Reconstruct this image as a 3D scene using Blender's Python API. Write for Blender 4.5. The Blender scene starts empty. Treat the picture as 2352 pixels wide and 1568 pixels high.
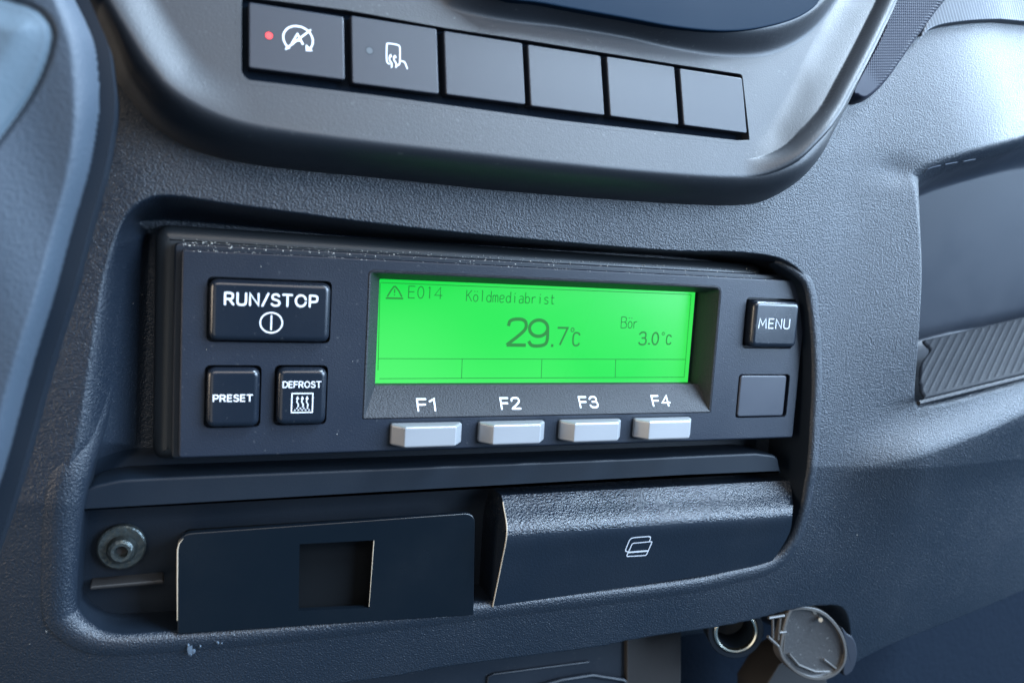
import bpy, math, random
import numpy as np
from math import sin, cos, pi, sqrt, radians
from mathutils import Vector, Matrix
from mathutils.geometry import tessellate_polygon

MM = 0.001
SC = bpy.context.scene
COL = SC.collection
random.seed(4)

# ---------------------------------------------------------------- camera
RC = np.array([[0.9288, -0.3656, 0.0606], [-0.0148, 0.1270, 0.9918], [-0.3703, -0.9221, 0.1125]])
CP = np.array([-1.4885, -210.2654, 5.4937])
FPX = 1950.0
cam = bpy.data.cameras.new('camera'); cob = bpy.data.objects.new('camera', cam); COL.objects.link(cob)
cam.sensor_width = 36; cam.lens = 36 * FPX / 2352
m = Matrix([[RC[c][r] for c in range(3)] for r in range(3)]).to_4x4()
m.translation = Vector(CP * MM)
cob.matrix_world = m
cam.clip_start = 0.01; cam.clip_end = 20
cam.dof.use_dof = True; cam.dof.focus_distance = 0.238; cam.dof.aperture_fstop = 13
SC.camera = cob

# ---------------------------------------------------------------- light: daylight through the cab windows, plus added fill lamps
SC.view_settings.view_transform = 'Standard'; SC.view_settings.look = 'None'
SC.view_settings.exposure = 0.0
w = bpy.data.worlds.new('World'); SC.world = w; w.use_nodes = True
bg = w.node_tree.nodes['Background']; bg.inputs[0].default_value = (0.20, 0.42, 0.72, 1); bg.inputs[1].default_value = 0.36

def area(name, loc, target, sx, sy, power, col):
    l = bpy.data.lights.new(name, 'AREA'); l.shape = 'RECTANGLE'; l.size = sx; l.size_y = sy
    l.energy = power; l.color = col
    o = bpy.data.objects.new(name, l); COL.objects.link(o)
    o.location = loc
    d = Vector(target) - Vector(loc); o.rotation_euler = d.to_track_quat('-Z', 'Y').to_euler()
    return o
area('side_window_light', (1.15, -0.86, 0.36), (0.1, 0, 0), 1.0, 0.75, 70.0, (0.54, 0.74, 1.0))
area('passenger_window_light', (1.30, 0.12, 0.46), (0.1, 0, 0), 0.6, 0.5, 28.0, (0.66, 0.84, 1.0))
area('overhead_fill_light', (0.78, -0.22, 1.0), (0.1, -0.0, 0), 1.1, 0.36, 95.0, (0.62, 0.80, 1.0))  # added overhead fill, well away from where the windscreen really is
area('cab_roof_light', (0.0, -1.15, 0.80), (0.05, 0, 0), 1.2, 0.5, 12, (1.0, 0.90, 0.80))
area('door_window_light', (-1.1, -0.25, 0.05), (0.1, 0, 0), 0.5, 0.5, 12, (1.0, 0.84, 0.66))
area('seat_bounce_light', (-0.6, -1.0, -0.25), (0.05, 0, 0), 0.8, 0.6, 2, (1.0, 0.90, 0.72))

# ---------------------------------------------------------------- helpers
def U(px, py, y=0.0):
    d = RC.T @ np.array([(px - 1176) / FPX, -(py - 784) / FPX, -1.0])
    t = (y - CP[1]) / d[1]
    p = CP + d * t
    return (p[0], p[2])
def UP(px, py, a, b, y0):
    """ray onto the plane y = y0 + a*x + b*z, gives (x, z)"""
    d = RC.T @ np.array([(px - 1176) / FPX, -(py - 784) / FPX, -1.0])
    t = (y0 + a * CP[0] + b * CP[2] - CP[1]) / (d[1] - a * d[0] - b * d[2])
    p = CP + d * t
    return (p[0], p[2])

def prop(o, label=None, cat=None, group=None, kind=None):
    if label: o['label'] = label
    if cat: o['category'] = cat
    if group: o['group'] = group
    if kind: o['kind'] = kind
    return o
def thing(name, label, cat, loc=(0, 0, 0), group=None):
    o = bpy.data.objects.new(name, None); COL.objects.link(o)
    o.empty_display_size = 0.01
    o.location = [c * MM for c in loc]
    return prop(o, label, cat, group)
def worldloc(o):
    v = Vector((0, 0, 0))
    while o is not None:
        v = v + o.location; o = o.parent
    return v
def link(name, me, mat, parent=None, at=None, label=None):
    """mesh verts are in world metres; re-based on the parent (and on `at`, mm)"""
    if mat is not None and not me.materials: me.materials.append(mat)
    o = bpy.data.objects.new(name, me); COL.objects.link(o)
    base = worldloc(parent) if parent else Vector((0, 0, 0))
    org = Vector(at) * MM if at is not None else base
    if at is None and not parent: org = Vector((0, 0, 0))
    me.transform(Matrix.Translation(-org))
    o.parent = parent
    o.location = org - base
    if label: o['label'] = label
    return o
def mk(name, V, F, smooth=True, ang=35):
    me = bpy.data.meshes.new(name)
    me.from_pydata([(a * MM, b * MM, c * MM) for a, b, c in V], [], F)
    me.validate(); me.update()
    if smooth:
        me.polygons.foreach_set('use_smooth', [True] * len(me.polygons))
        if ang: me.set_sharp_from_angle(angle=radians(ang))
    return me

def rpoly(pts, r, n=5):
    """round the corners of a polygon (x, z); r scalar or list"""
    out = []; N = len(pts)
    for i in range(N):
        p = np.array(pts[i], float); a = np.array(pts[i - 1], float); b = np.array(pts[(i + 1) % N], float)
        rr = r[i] if isinstance(r, (list, tuple)) else r
        da = a - p; db = b - p; la = np.linalg.norm(da); lb = np.linalg.norm(db); da /= la; db /= lb
        q = min(rr, la * .49, lb * .49)
        s = p + da * q; e = p + db * q
        for k in range(n + 1):
            t = k / n
            out.append(tuple((1 - t) ** 2 * s + 2 * t * (1 - t) * p + t * t * e))
    return ccw(out)
def ccw(P):
    A = sum(P[i - 1][0] * P[i][1] - P[i][0] * P[i - 1][1] for i in range(len(P)))
    return P if A > 0 else P[::-1]
def rect(x0, x1, z0, z1, r=1, n=5):
    return rpoly([(x0, z0), (x1, z0), (x1, z1), (x0, z1)], r, n)
def inset(P, d):
    """move a ccw polygon inwards by d"""
    N = len(P); out = []
    for i in range(N):
        a = np.array(P[i - 1]); p = np.array(P[i]); b = np.array(P[(i + 1) % N])
        e1 = p - a; e2 = b - p
        n1 = np.array([-e1[1], e1[0]]); n2 = np.array([-e2[1], e2[0]])
        n1 = n1 / (np.linalg.norm(n1) + 1e-9); n2 = n2 / (np.linalg.norm(n2) + 1e-9)
        m_ = n1 + n2; q = m_ @ m_
        m_ = m_ * (2 / max(q, .6)) * d if q > 1e-6 else n1 * d
        out.append(tuple(p + m_))
    return out
def prism(name, P, yb, yf, bev=0.5, seg=4, holes=(), mat=None, parent=None, plane=None, at=None, dome=0, label=None, ang=35, hole_y=None, back=False):
    """outline P (x,z) ccw, from y=yb (back) to y=yf (front, towards viewer); rounded front edge.
    plane=(a,b): adds a*x+b*z to y."""
    P = ccw(P)
    V = []; F = []; N = len(P)
    a, b = plane if plane else (0, 0)
    def y(x, z, yy): return yy + a * x + b * z
    loops = [(P, yb)]
    if bev > 0:
        for k in range(seg + 1):
            t = k / seg * pi / 2
            loops.append((inset(P, bev * (1 - cos(t))) if k else P, yf + bev * (1 - sin(t))))
        loops.append((inset(P, bev + .06), yf))
    else: loops.append((P, yf))
    for L, yy in loops: V += [(x, y(x, z, yy), z) for x, z in L]
    for k in range(len(loops) - 1):
        for i in range(N):
            j = (i + 1) % N
            F.append((k * N + i, k * N + j, (k + 1) * N + j, (k + 1) * N + i))
    top = list(range((len(loops) - 1) * N, len(loops) * N))
    if not holes:
        if dome:
            L = loops[-1][0]; cx = sum(p[0] for p in L) / N; cz = sum(p[1] for p in L) / N
            prev = top
            for q in (0.75, 0.5, 0.25):
                s = len(V)
                V += [(cx + (x - cx) * q, y(x, z, yf - dome * (1 - q * q)), cz + (z - cz) * q) for x, z in L]
                cur = list(range(s, s + N))
                for i in range(N): F.append((prev[i], prev[(i + 1) % N], cur[(i + 1) % N], cur[i]))
                prev = cur
            V.append((cx, y(cx, cz, yf - dome), cz)); c = len(V) - 1
            for i in range(N): F.append((prev[i], prev[(i + 1) % N], c))
        else: F.append(tuple(top))
    else:
        idx = list(top); polys = [[Vector((V[i][0], V[i][2], 0)) for i in top]]
        for H in holes:
            H = ccw(H)[::-1]
            s = len(V); V += [(x, y(x, z, yf), z) for x, z in H]
            hy = yb if hole_y is None else hole_y
            V += [(x, y(x, z, hy), z) for x, z in H]; n = len(H)
            for i in range(n):
                j = (i + 1) % n
                F.append((s + i, s + j, s + n + j, s + n + i))
            idx += list(range(s, s + n)); polys.append([Vector((x, z, 0)) for x, z in H])
        for t in tessellate_polygon(polys): F.append(tuple(idx[q] for q in t))
    if back: F.append(tuple(range(N - 1, -1, -1)))
    me = mk(name, V, F, True, ang)
    import bmesh
    bm = bmesh.new(); bm.from_mesh(me); bmesh.ops.recalc_face_normals(bm, faces=bm.faces[:]); 
    # open backs can fool recalc: make the largest front face look to -y
    big = max(bm.faces, key=lambda f: f.calc_area() * (abs(f.normal.y) > .5))
    if big.normal.y > 0: bmesh.ops.reverse_faces(bm, faces=bm.faces[:])
    bm.to_mesh(me); bm.free()
    return link(name, me, mat, parent, at, label)

# ---- printed strokes ------------------------------------------------
def chaikin(p, n=2, closed=False):
    p = [np.array(q, float) for q in p]
    for _ in range(n):
        o = [] if closed else [p[0]]
        R = range(len(p)) if closed else range(len(p) - 1)
        for i in R:
            a = p[i]; b = p[(i + 1) % len(p)]
            o += [a * .75 + b * .25, a * .25 + b * .75]
        if not closed: o.append(p[-1])
        p = o
    return [tuple(q) for q in p]
def ribbon(pts, wd, closed=False, cap=True):
    """2-D outline strip of a polyline -> (verts2d, faces)"""
    P = [np.array(p, float) for p in pts]
    Q = [P[0]]
    for p in P[1:]:
        if np.linalg.norm(p - Q[-1]) > 1e-4: Q.append(p)
    P = Q
    if closed and np.linalg.norm(P[0] - P[-1]) < 1e-4: P.pop()
    N = len(P); V = []; F = []; h = wd / 2
    for i in range(N):
        if closed: a, b = P[i - 1], P[(i + 1) % N]
        else: a, b = P[max(i - 1, 0)], P[min(i + 1, N - 1)]
        e1 = P[i] - a; e2 = b - P[i]
        if np.linalg.norm(e1) < 1e-6: e1 = e2
        if np.linalg.norm(e2) < 1e-6: e2 = e1
        e1 = e1 / np.linalg.norm(e1); e2 = e2 / np.linalg.norm(e2)
        n = np.array([-(e1 + e2)[1], (e1 + e2)[0]]); q = np.linalg.norm(n)
        if q < .3: n = np.array([-e1[1], e1[0]]); k = 1
        else: n = n / q; k = min(2 / q, 1.7)
        V += [P[i] + n * h * k, P[i] - n * h * k]
    for i in range(N if closed else N - 1):
        j = (i + 1) % N
        F.append((2 * i, 2 * i + 1, 2 * j + 1, 2 * j))
    if cap and not closed:
        for i, d in ((0, P[0] - P[1]), (N - 1, P[-1] - P[-2])):
            d = d / np.linalg.norm(d); n = np.array([-d[1], d[0]])
            s = len(V)
            for k in range(7):
                t = -pi / 2 + pi * k / 6
                V.append(P[i] + d * h * cos(t) + n * h * sin(t))
            F.append(tuple(range(s, s + 7)))
    return [tuple(v) for v in V], F
def inkmesh(name, paths, wd, ymap, lift=0.03, mat=None, parent=None, at=None, label=None, cap=True):
    """paths: list of (pts, closed) or ('fill', pts). thin raised print on surface y=ymap(x,z)"""
    V = []; F = []
    for k, pa in enumerate(paths):
        if pa[0] == 'fill': v = list(pa[1]); f = [tuple(range(len(v)))]
        else: v, f = ribbon(pa[0], wd if len(pa) < 3 else pa[2], pa[1], cap)
        s = len(V)
        V += [(x, ymap(x, z) - lift - 0.006 * k, z) for x, z in v]
        F += [tuple(s + i for i in q) for q in f]
    me = mk(name, V, F, False)
    return link(name, me, mat, parent, at, label)
def ell(cx, cz, rx, rz, a0=0, a1=360, n=28):
    return [(cx + rx * cos(radians(a0 + (a1 - a0) * k / n)), cz + rz * sin(radians(a0 + (a1 - a0) * k / n))) for k in range(n + 1)]
def c2(*p): return chaikin(p, 2)
G = {
 'A': (.8, [[(0, 0), (.4, 1), (.8, 0)], [(.15, .33), (.65, .33)]]),
 'B': (.56, [[(0, 0), (0, 1)], c2((0, 1), (.4, 1), (.54, .9), (.52, .6), (.36, .53), (0, .53)), c2((.3, .53), (.58, .45), (.6, .08), (.4, 0), (0, 0))]),
 'D': (.64, [[(0, 0), (0, 1)], c2((0, 1), (.32, 1), (.64, .85), (.68, .5), (.64, .15), (.32, 0), (0, 0))]),
 'E': (.5, [[(.5, 0), (0, 0), (0, 1), (.5, 1)], [(0, .52), (.45, .52)]]),
 'F': (.5, [[(0, 0), (0, 1), (.52, 1)], [(0, .52), (.46, .52)]]),
 'M': (.82, [[(0, 0), (.09, 1), (.41, .3), (.73, 1), (.82, 0)]]),
 'N': (.62, [[(0, 0), (0, 1), (.62, 0), (.62, 1)]]),
 'O': (.78, [ell(.39, .5, .39, .5)]),
 'P': (.54, [[(0, 0), (0, 1)], c2((0, 1), (.38, 1), (.56, .92), (.58, .7), (.54, .5), (.38, .43), (0, .43))]),
 'R': (.6, [[(0, 0), (0, 1)], c2((0, 1), (.38, 1), (.56, .92), (.56, .72), (.54, .54), (.38, .47), (0, .47)), [(.3, .47), (.6, 0)]]),
 'S': (.54, [c2((.52, .86), (.42, 1), (.12, 1), (.02, .84), (.04, .6), (.3, .52), (.54, .42), (.58, .14), (.42, 0), (.12, 0), (0, .14))]),
 'T': (.66, [[(0, 1), (.66, 1)], [(.33, 1), (.33, 0)]]),
 'U': (.62, [c2((0, 1), (0, .4), (.02, .05), (.31, -.04), (.6, .05), (.62, .4), (.62, 1))]),
 '/': (.4, [[(0, -.04), (.42, 1.04)]]),
 '1': (.3, [[(0, .8), (.28, 1), (.28, 0)]]),
 'i1': (.2, [[(.1, 1), (.1, 0)], [(0, .9), (.1, 1)]]),
 '2': (.56, [c2((.02, .74), (.06, 1), (.5, 1.03), (.58, .72), (.45, .48), (0, 0)), [(0, 0), (.58, 0)]]),
 '3': (.54, [c2((.02, .8), (.12, 1), (.48, 1.02), (.54, .7), (.44, .53), (.2, .53)), c2((.2, .53), (.5, .53), (.58, .3), (.5, -.02), (.1, -.02), (0, .18))]),
 '4': (.62, [[(.46, 0), (.46, 1), (0, .3), (.62, .3)]]),
 '7': (.56, [[(0, 1), (.56, 1), (.18, 0)]]),
 '9': (.56, [ell(.28, .68, .28, .32), c2((.56, .7), (.58, .2), (.5, 0), (.1, -.04), (.0, .16))]),
 '0': (.48, [ell(.24, .5, .24, .5)]),
 '.': (.1, [[(.0, .06), (.14, .06)]]),
 'K': (.5, [[(0, 0), (0, 1)], [(.5, 1), (.02, .45)], [(.15, .6), (.52, 0)]]),
 'ö': (.44, [ell(.22, .3, .22, .3), [(.05, .9), (.15, .9)], [(.3, .9), (.4, .9)]]),
 'l': (.2, [[(.1, 0), (.1, 1)], [(.02, 1), (.1, 1)]]),
 'd': (.44, [[(.44, 0), (.44, 1)], ell(.22, .3, .22, .3)]),
 'b': (.44, [[(0, 0), (0, 1)], ell(.22, .3, .22, .3)]),
 'm': (.5, [[(0, 0), (0, .62)], [(.25, 0), (.25, .58)], c2((0, .5), (.12, .66), (.25, .56)), c2((.25, .54), (.4, .68), (.5, .5), (.5, 0))]),
 'e': (.42, [c2((0, .32), (.42, .34), (.42, .62), (.2, .66), (0, .56), (0, .1), (.15, -.04), (.4, .08))]),
 'i': (.2, [[(.1, 0), (.1, .6)], [(.1, .8), (.1, .9)], [(.02, .6), (.1, .6)]]),
 'a': (.42, [c2((.04, .56), (.2, .66), (.42, .58), (.42, .3), (.42, 0)), c2((.42, .34), (.1, .36), (0, .2), (.08, -.03), (.3, 0), (.42, .14))]),
 'r': (.34, [[(0, 0), (0, .6)], c2((0, .4), (.12, .6), (.34, .58))]),
 's': (.38, [c2((.36, .54), (.2, .64), (.02, .56), (.02, .36), (.36, .3), (.38, .06), (.2, -.02), (.0, .06))]),
 't': (.36, [c2((.12, .86), (.12, .2), (.16, 0), (.34, .04)), [(0, .6), (.34, .6)]]),
 'C': (.5, [c2((.5, .8), (.42, 1), (.1, 1.02), (0, .75), (0, .25), (.1, -.02), (.42, 0), (.5, .2))]),
 '°': (.3, [ell(.14, .86, .13, .13, n=14)]),
}
def textpaths(s, x0, x1, z0, z1, gap=.2, mono=False):
    """strokes for s fitted in the box"""
    xs = 0; out = []
    for ch in s:
        if ch == ' ': xs += .4; continue
        wg, ps = G[ch]
        off = (.5 - wg) / 2 if mono else 0
        for p in ps: out.append([(xs + off + a, b) for a, b in p])
        xs += (.5 if mono else wg) + gap
    W = xs - gap; k = (x1 - x0) / W
    return [([(x0 + a * k, z0 + b * (z1 - z0)) for a, b in p], False) for p in out]

# ---- height fields ---------------------------------------------------
def crom(P, n=8, closed=True):
    P = [np.array(p, float) for p in P]; N = len(P); out = []
    for i in range(N if closed else N - 1):
        if closed: a, b, c, d = P[i - 1], P[i], P[(i + 1) % N], P[(i + 2) % N]
        else: a, b, c, d = P[max(i - 1, 0)], P[i], P[i + 1], P[min(i + 2, N - 1)]
        for k in range(n):
            t = k / n
            out.append(tuple(.5 * ((2 * b) + (c - a) * t + (2 * a - 5 * b + 4 * c - d) * t * t + (3 * b - a - 3 * c + d) * t ** 3)))
    if not closed: out.append(tuple(P[-1]))
    return out
class Field:
    def __init__(s, x0, x1, z0, z1, st, cst=0.8, xd=(), zd=()):
        def axis(a, b, dense):
            out = [a]; 
            while out[-1] < b:
                h = st
                for p, q, r in dense:
                    if p <= out[-1] < q: h = r
                out.append(out[-1] + h)
            return np.array(out)
        s.x = axis(x0, x1, xd); s.z = axis(z0, z1, zd); s.nx = len(s.x); s.nz = len(s.z)
        s.X, s.Z = np.meshgrid(s.x, s.z)
        s.cx = np.arange(x0 - cst, x1 + 2 * cst, cst); s.cz = np.arange(z0 - cst, z1 + 2 * cst, cst)
        s.cst = cst
    def up(s, A):
        fx = (s.x - s.cx[0]) / s.cst; fz = (s.z - s.cz[0]) / s.cst
        ix = np.clip(fx.astype(int), 0, len(s.cx) - 2); iz = np.clip(fz.astype(int), 0, len(s.cz) - 2)
        tx = (fx - ix)[None, :]; tz = (fz - iz)[:, None]
        B = A[iz][:, ix] * (1 - tx) + A[iz][:, ix + 1] * tx
        T = A[iz + 1][:, ix] * (1 - tx) + A[iz + 1][:, ix + 1] * tx
        return B * (1 - tz) + T * tz
    def dist(s, P, closed=True, up=True):
        """distance to polyline; signed (+inside) when closed"""
        CX, CZ = np.meshgrid(s.cx, s.cz); D = np.full(CX.shape, 1e9); ins = np.zeros(CX.shape, bool)
        N = len(P)
        for i in range(N if closed else N - 1):
            ax, az = P[i]; bx, bz = P[(i + 1) % N]
            ex, ez = bx - ax, bz - az; L = ex * ex + ez * ez + 1e-12
            t = np.clip(((CX - ax) * ex + (CZ - az) * ez) / L, 0, 1)
            D = np.minimum(D, (CX - ax - t * ex) ** 2 + (CZ - az - t * ez) ** 2)
            if closed and az != bz:
                c = ((az > CZ) != (bz > CZ)) & (CX < (bx - ax) * (CZ - az) / (bz - az) + ax)
                ins ^= c
        D = np.sqrt(D)
        if closed: D = np.where(ins, D, -D)
        return s.up(D) if up else D
    def band(s, Po, Pi):
        """0 outside Po, 1 inside Pi, linear between"""
        so = s.dist(Po); si = -s.dist(Pi)
        mk_ = (so > -.7) & (si > -.7) & (so < 14) & (si < 14)
        x = s.X[mk_]; z = s.Z[mk_]
        for A, P, sg in ((so, Po, 1), (si, Pi, -1)):
            d = np.full(x.shape, 1e9); ins = np.zeros(x.shape, bool)
            for i in range(len(P)):
                ax, az = P[i - 1]; bx, bz = P[i]; ex, ez = bx - ax, bz - az; L = ex * ex + ez * ez + 1e-12
                t = np.clip(((x - ax) * ex + (z - az) * ez) / L, 0, 1)
                d = np.minimum(d, (x - ax - t * ex) ** 2 + (z - az - t * ez) ** 2)
                if az != bz: ins ^= ((az > z) != (bz > z)) & (x < (bx - ax) * (z - az) / (bz - az) + ax)
            d = np.sqrt(d); A[mk_] = np.where(ins, d, -d) * sg
        so = np.maximum(so, 0); si = np.maximum(si, 0)
        return np.where(si <= 0, 1.0, so / (so + si + 1e-9))
    def mesh(s, name, D, keep=None):
        V = np.stack([s.X, D, s.Z], -1).reshape(-1, 3) * MM
        i = np.arange(s.nx * s.nz).reshape(s.nz, s.nx)
        Q = np.stack([i[:-1, :-1], i[:-1, 1:], i[1:, 1:], i[1:, :-1]], -1).reshape(-1, 4)
        if keep is not None:
            k = keep[:-1, :-1] & keep[:-1, 1:] & keep[1:, 1:] & keep[1:, :-1]
            Q = Q[k.reshape(-1)]
            used = np.zeros(len(V), bool); used[Q.reshape(-1)] = True
            mp = np.cumsum(used) - 1; V = V[used]; Q = mp[Q]
        me = bpy.data.meshes.new(name)
        me.vertices.add(len(V)); me.vertices.foreach_set('co', V.astype(np.float32).ravel())
        me.loops.add(len(Q) * 4); me.loops.foreach_set('vertex_index', Q.astype(np.int32).ravel())
        me.polygons.add(len(Q)); me.polygons.foreach_set('loop_start', np.arange(0, len(Q) * 4, 4, dtype=np.int32))
        me.polygons.foreach_set('loop_total', np.full(len(Q), 4, dtype=np.int32))
        me.polygons.foreach_set('use_smooth', np.ones(len(Q), bool))
        me.update(calc_edges=True); me.validate()
        return me
def sm(t): t = np.clip(t, 0, 1); return t * t * (3 - 2 * t)
def PX(L, y): return [U(a, b, y) for a, b in L]

# ---------------------------------------------------------------- materials
def plastic(name, base, rough=.5, grain=None, gs=.5, spec=.5, rvar=.06, coat=0, aniso=1.0, dust=0, metal=0, gd=1.0):
    mt = bpy.data.materials.new(name); mt.use_nodes = True; nt = mt.node_tree; N = nt.nodes; L = nt.links
    b = N['Principled BSDF']
    b.inputs['Base Color'].default_value = (*base, 1); b.inputs['Roughness'].default_value = rough
    b.inputs['Specular IOR Level'].default_value = spec; b.inputs['Metallic'].default_value = metal
    if coat: b.inputs['Coat Weight'].default_value = coat; b.inputs['Coat Roughness'].default_value = .15
    tc = N.new('ShaderNodeTexCoord'); mp = N.new('ShaderNodeMapping'); L.new(tc.outputs['Object'], mp.inputs[0])
    mp.inputs['Scale'].default_value = (1, 1, aniso)
    # wear: slow change of gloss, faint smudges
    n1 = N.new('ShaderNodeTexNoise'); n1.inputs['Scale'].default_value = 45; n1.inputs['Detail'].default_value = 6
    L.new(tc.outputs['Object'], n1.inputs['Vector'])
    mr = N.new('ShaderNodeMapRange'); mr.inputs[1].default_value = .3; mr.inputs[2].default_value = .7
    mr.inputs[3].default_value = rough - rvar; mr.inputs[4].default_value = rough + rvar
    L.new(n1.outputs[0], mr.inputs[0]); L.new(mr.outputs[0], b.inputs['Roughness'])
    if dust:
        n2 = N.new('ShaderNodeTexNoise'); n2.inputs['Scale'].default_value = 900; n2.inputs['Detail'].default_value = 3
        L.new(tc.outputs['Object'], n2.inputs['Vector'])
        cr = N.new('ShaderNodeMapRange'); cr.inputs[1].default_value = .66; cr.inputs[2].default_value = .74
        cr.inputs[3].default_value = 0; cr.inputs[4].default_value = dust
        L.new(n2.outputs[0], cr.inputs[0])
        mx = N.new('ShaderNodeMix'); mx.data_type = 'RGBA'
        mx.inputs[6].default_value = (*base, 1); mx.inputs[7].default_value = (.35, .36, .36, 1)
        L.new(cr.outputs[0], mx.inputs[0]); L.new(mx.outputs[2], b.inputs['Base Color'])
    if grain:
        g = N.new('ShaderNodeTexNoise'); g.inputs['Scale'].default_value = 1000 / grain
        g.inputs['Detail'].default_value = 2.5; g.inputs['Roughness'].default_value = .55
        L.new(mp.outputs[0], g.inputs['Vector'])
        bu = N.new('ShaderNodeBump'); bu.inputs['Distance'].default_value = .0005 * grain * gd; bu.inputs['Strength'].default_value = gs
        L.new(g.outputs[0], bu.inputs['Height']); L.new(bu.outputs[0], b.inputs['Normal'])
    return mt
def flat(name, col, rough=.5, emit=0):
    mt = bpy.data.materials.new(name); mt.use_nodes = True; b = mt.node_tree.nodes['Principled BSDF']
    b.inputs['Base Color'].default_value = (*col, 1); b.inputs['Roughness'].default_value = rough; b.inputs['Specular IOR Level'].default_value = .12
    if emit:
        b.inputs['Emission Color'].default_value = (*col, 1); b.inputs['Emission Strength'].default_value = emit
    return mt
M_dash = plastic('dash_grained', (.007, .0115, .019), .38, .46, 1.0, gd=1.35, rvar=.05)
M_bezel = plastic('bezel_soft', (.012, .014, .018), .47, .42, .22, rvar=.05, spec=.40, dust=.06)
M_switch = plastic('switch_face', (.012, .015, .022), .44, .3, .06, rvar=.03, spec=.33)
M_dark = plastic('dark_plastic', (.006, .010, .017), .45, .5, .08, dust=.05, spec=.42)
M_void = plastic('shade_black', (.006, .010, .017), .9, 2, .3, spec=.05)  # near-black without sheen, puts shade into the gaps and underside
M_gloss = plastic('glossy_black', (.0022, .004, .0065), .22, .5, .05, rvar=.08, spec=.4)
M_frame = plastic('frame_plastic', (.012, .015, .018), .42, .5, .15)
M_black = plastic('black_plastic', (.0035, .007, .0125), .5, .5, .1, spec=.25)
M_plate = plastic('faceplate', (.008, .012, .021), .42, .42, .3, rvar=.05, dust=.10, spec=.36)
M_facet = plastic('display_surround', (.014, .016, .020), .52, .5, .8, spec=.28, rvar=.04)
M_key = plastic('button_gloss', (.006, .009, .015), .24, .5, .03, rvar=.05, dust=.06)
M_blank = plastic('blank_cap', (.018, .022, .033), .42, .5, .05)
M_silver = plastic('silver_paint', (.25, .26, .275), .34, .4, .04, spec=.5, metal=.25)
M_ink = flat('white_print', (.62, .63, .65), .6)
M_inkdim = flat('grey_print', (.42, .45, .49), .6)
M_card = plastic('card_front', (.005, .009, .016), .27, .6, 1.0, gd=1.6, rvar=.05)
M_pad = plastic('soft_pad', (.024, .035, .050), .58, .7, .5, spec=.34, rvar=.05)
M_pad2 = plastic('soft_pad_inner', (.055, .078, .098), .66, .9, .2, spec=.25, rvar=.04)
M_mat = plastic('rubber_mat', (.008, .010, .014), .64, .6, .2, spec=.12)
M_strip = plastic('woven_strip', (.012, .014, .026), .5, .5, .1, spec=.22)
M_pocket = plastic('pocket_smooth', (.009, .014, .024), .5, .5, .1)
M_metal = plastic('zinc', (.45, .43, .38), .35, .6, .3, metal=.9)
M_chrome = plastic('chrome_ring', (.75, .72, .60), .22, None, metal=1)
M_cap = plastic('cap_plastic', (.034, .033, .033), .24, 1.5, .2, rvar=.08, coat=.5, dust=.3)
M_capdark = plastic('cap_hinge', (.048, .045, .042), .4, 1, .1)
M_screen = plastic('dark_glass', (.003, .010, .021), .45, None, spec=.03)
M_brown = plastic('brown_and_reflection', (.010, .009, .009), .6, .8, .1)  # also carries the warm reflection of the panel under the dash
M_dust = flat('dust', (.75, .74, .68), .8)
M_red = flat('red_lamp', (.80, .05, .05), .5, .75)
M_lamp = flat('grey_lamp', (.07, .078, .085), .5)
M_scuff = plastic('scuffed_edge', (.28, .23, .17), .5, .3, .5)
# green backlit display: back light is a little stronger where its lamps sit
M_lcd = bpy.data.materials.new('green_display'); M_lcd.use_nodes = True
nt = M_lcd.node_tree; b = nt.nodes['Principled BSDF']
b.inputs['Base Color'].default_value = (.005, .03, .008, 1); b.inputs['Roughness'].default_value = .25; b.inputs['Specular IOR Level'].default_value = .5
no = nt.nodes.new('ShaderNodeTexNoise'); no.inputs['Scale'].default_value = 22; no.inputs['Detail'].default_value = 0
tc = nt.nodes.new('ShaderNodeTexCoord'); nt.links.new(tc.outputs['Object'], no.inputs['Vector'])
rp = nt.nodes.new('ShaderNodeValToRGB'); rp.color_ramp.elements[0].position = .35; rp.color_ramp.elements[1].position = .68
rp.color_ramp.elements[0].color = (.008, .76, .060, 1); rp.color_ramp.elements[1].color = (.075, .88, .14, 1)
nt.links.new(no.outputs[0], rp.inputs[0]); nt.links.new(rp.outputs[0], b.inputs['Emission Color']); b.inputs['Emission Strength'].default_value = 1
M_seg = bpy.data.materials.new('display_segment'); M_seg.use_nodes = True
b = M_seg.node_tree.nodes['Principled BSDF']; b.inputs['Specular IOR Level'].default_value = .1; b.inputs['Base Color'].default_value = (.005, .02, .008, 1)
b.inputs['Emission Color'].default_value = (.02, .25, .035, 1); b.inputs['Emission Strength'].default_value = 1
M_thin = bpy.data.materials.new('display_thin_segment'); M_thin.use_nodes = True
b = M_thin.node_tree.nodes['Principled BSDF']; b.inputs['Specular IOR Level'].default_value = .1; b.inputs['Base Color'].default_value = (.005, .02, .008, 1)
b.inputs['Emission Color'].default_value = (.012, .22, .03, 1); b.inputs['Emission Strength'].default_value = 1

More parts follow.
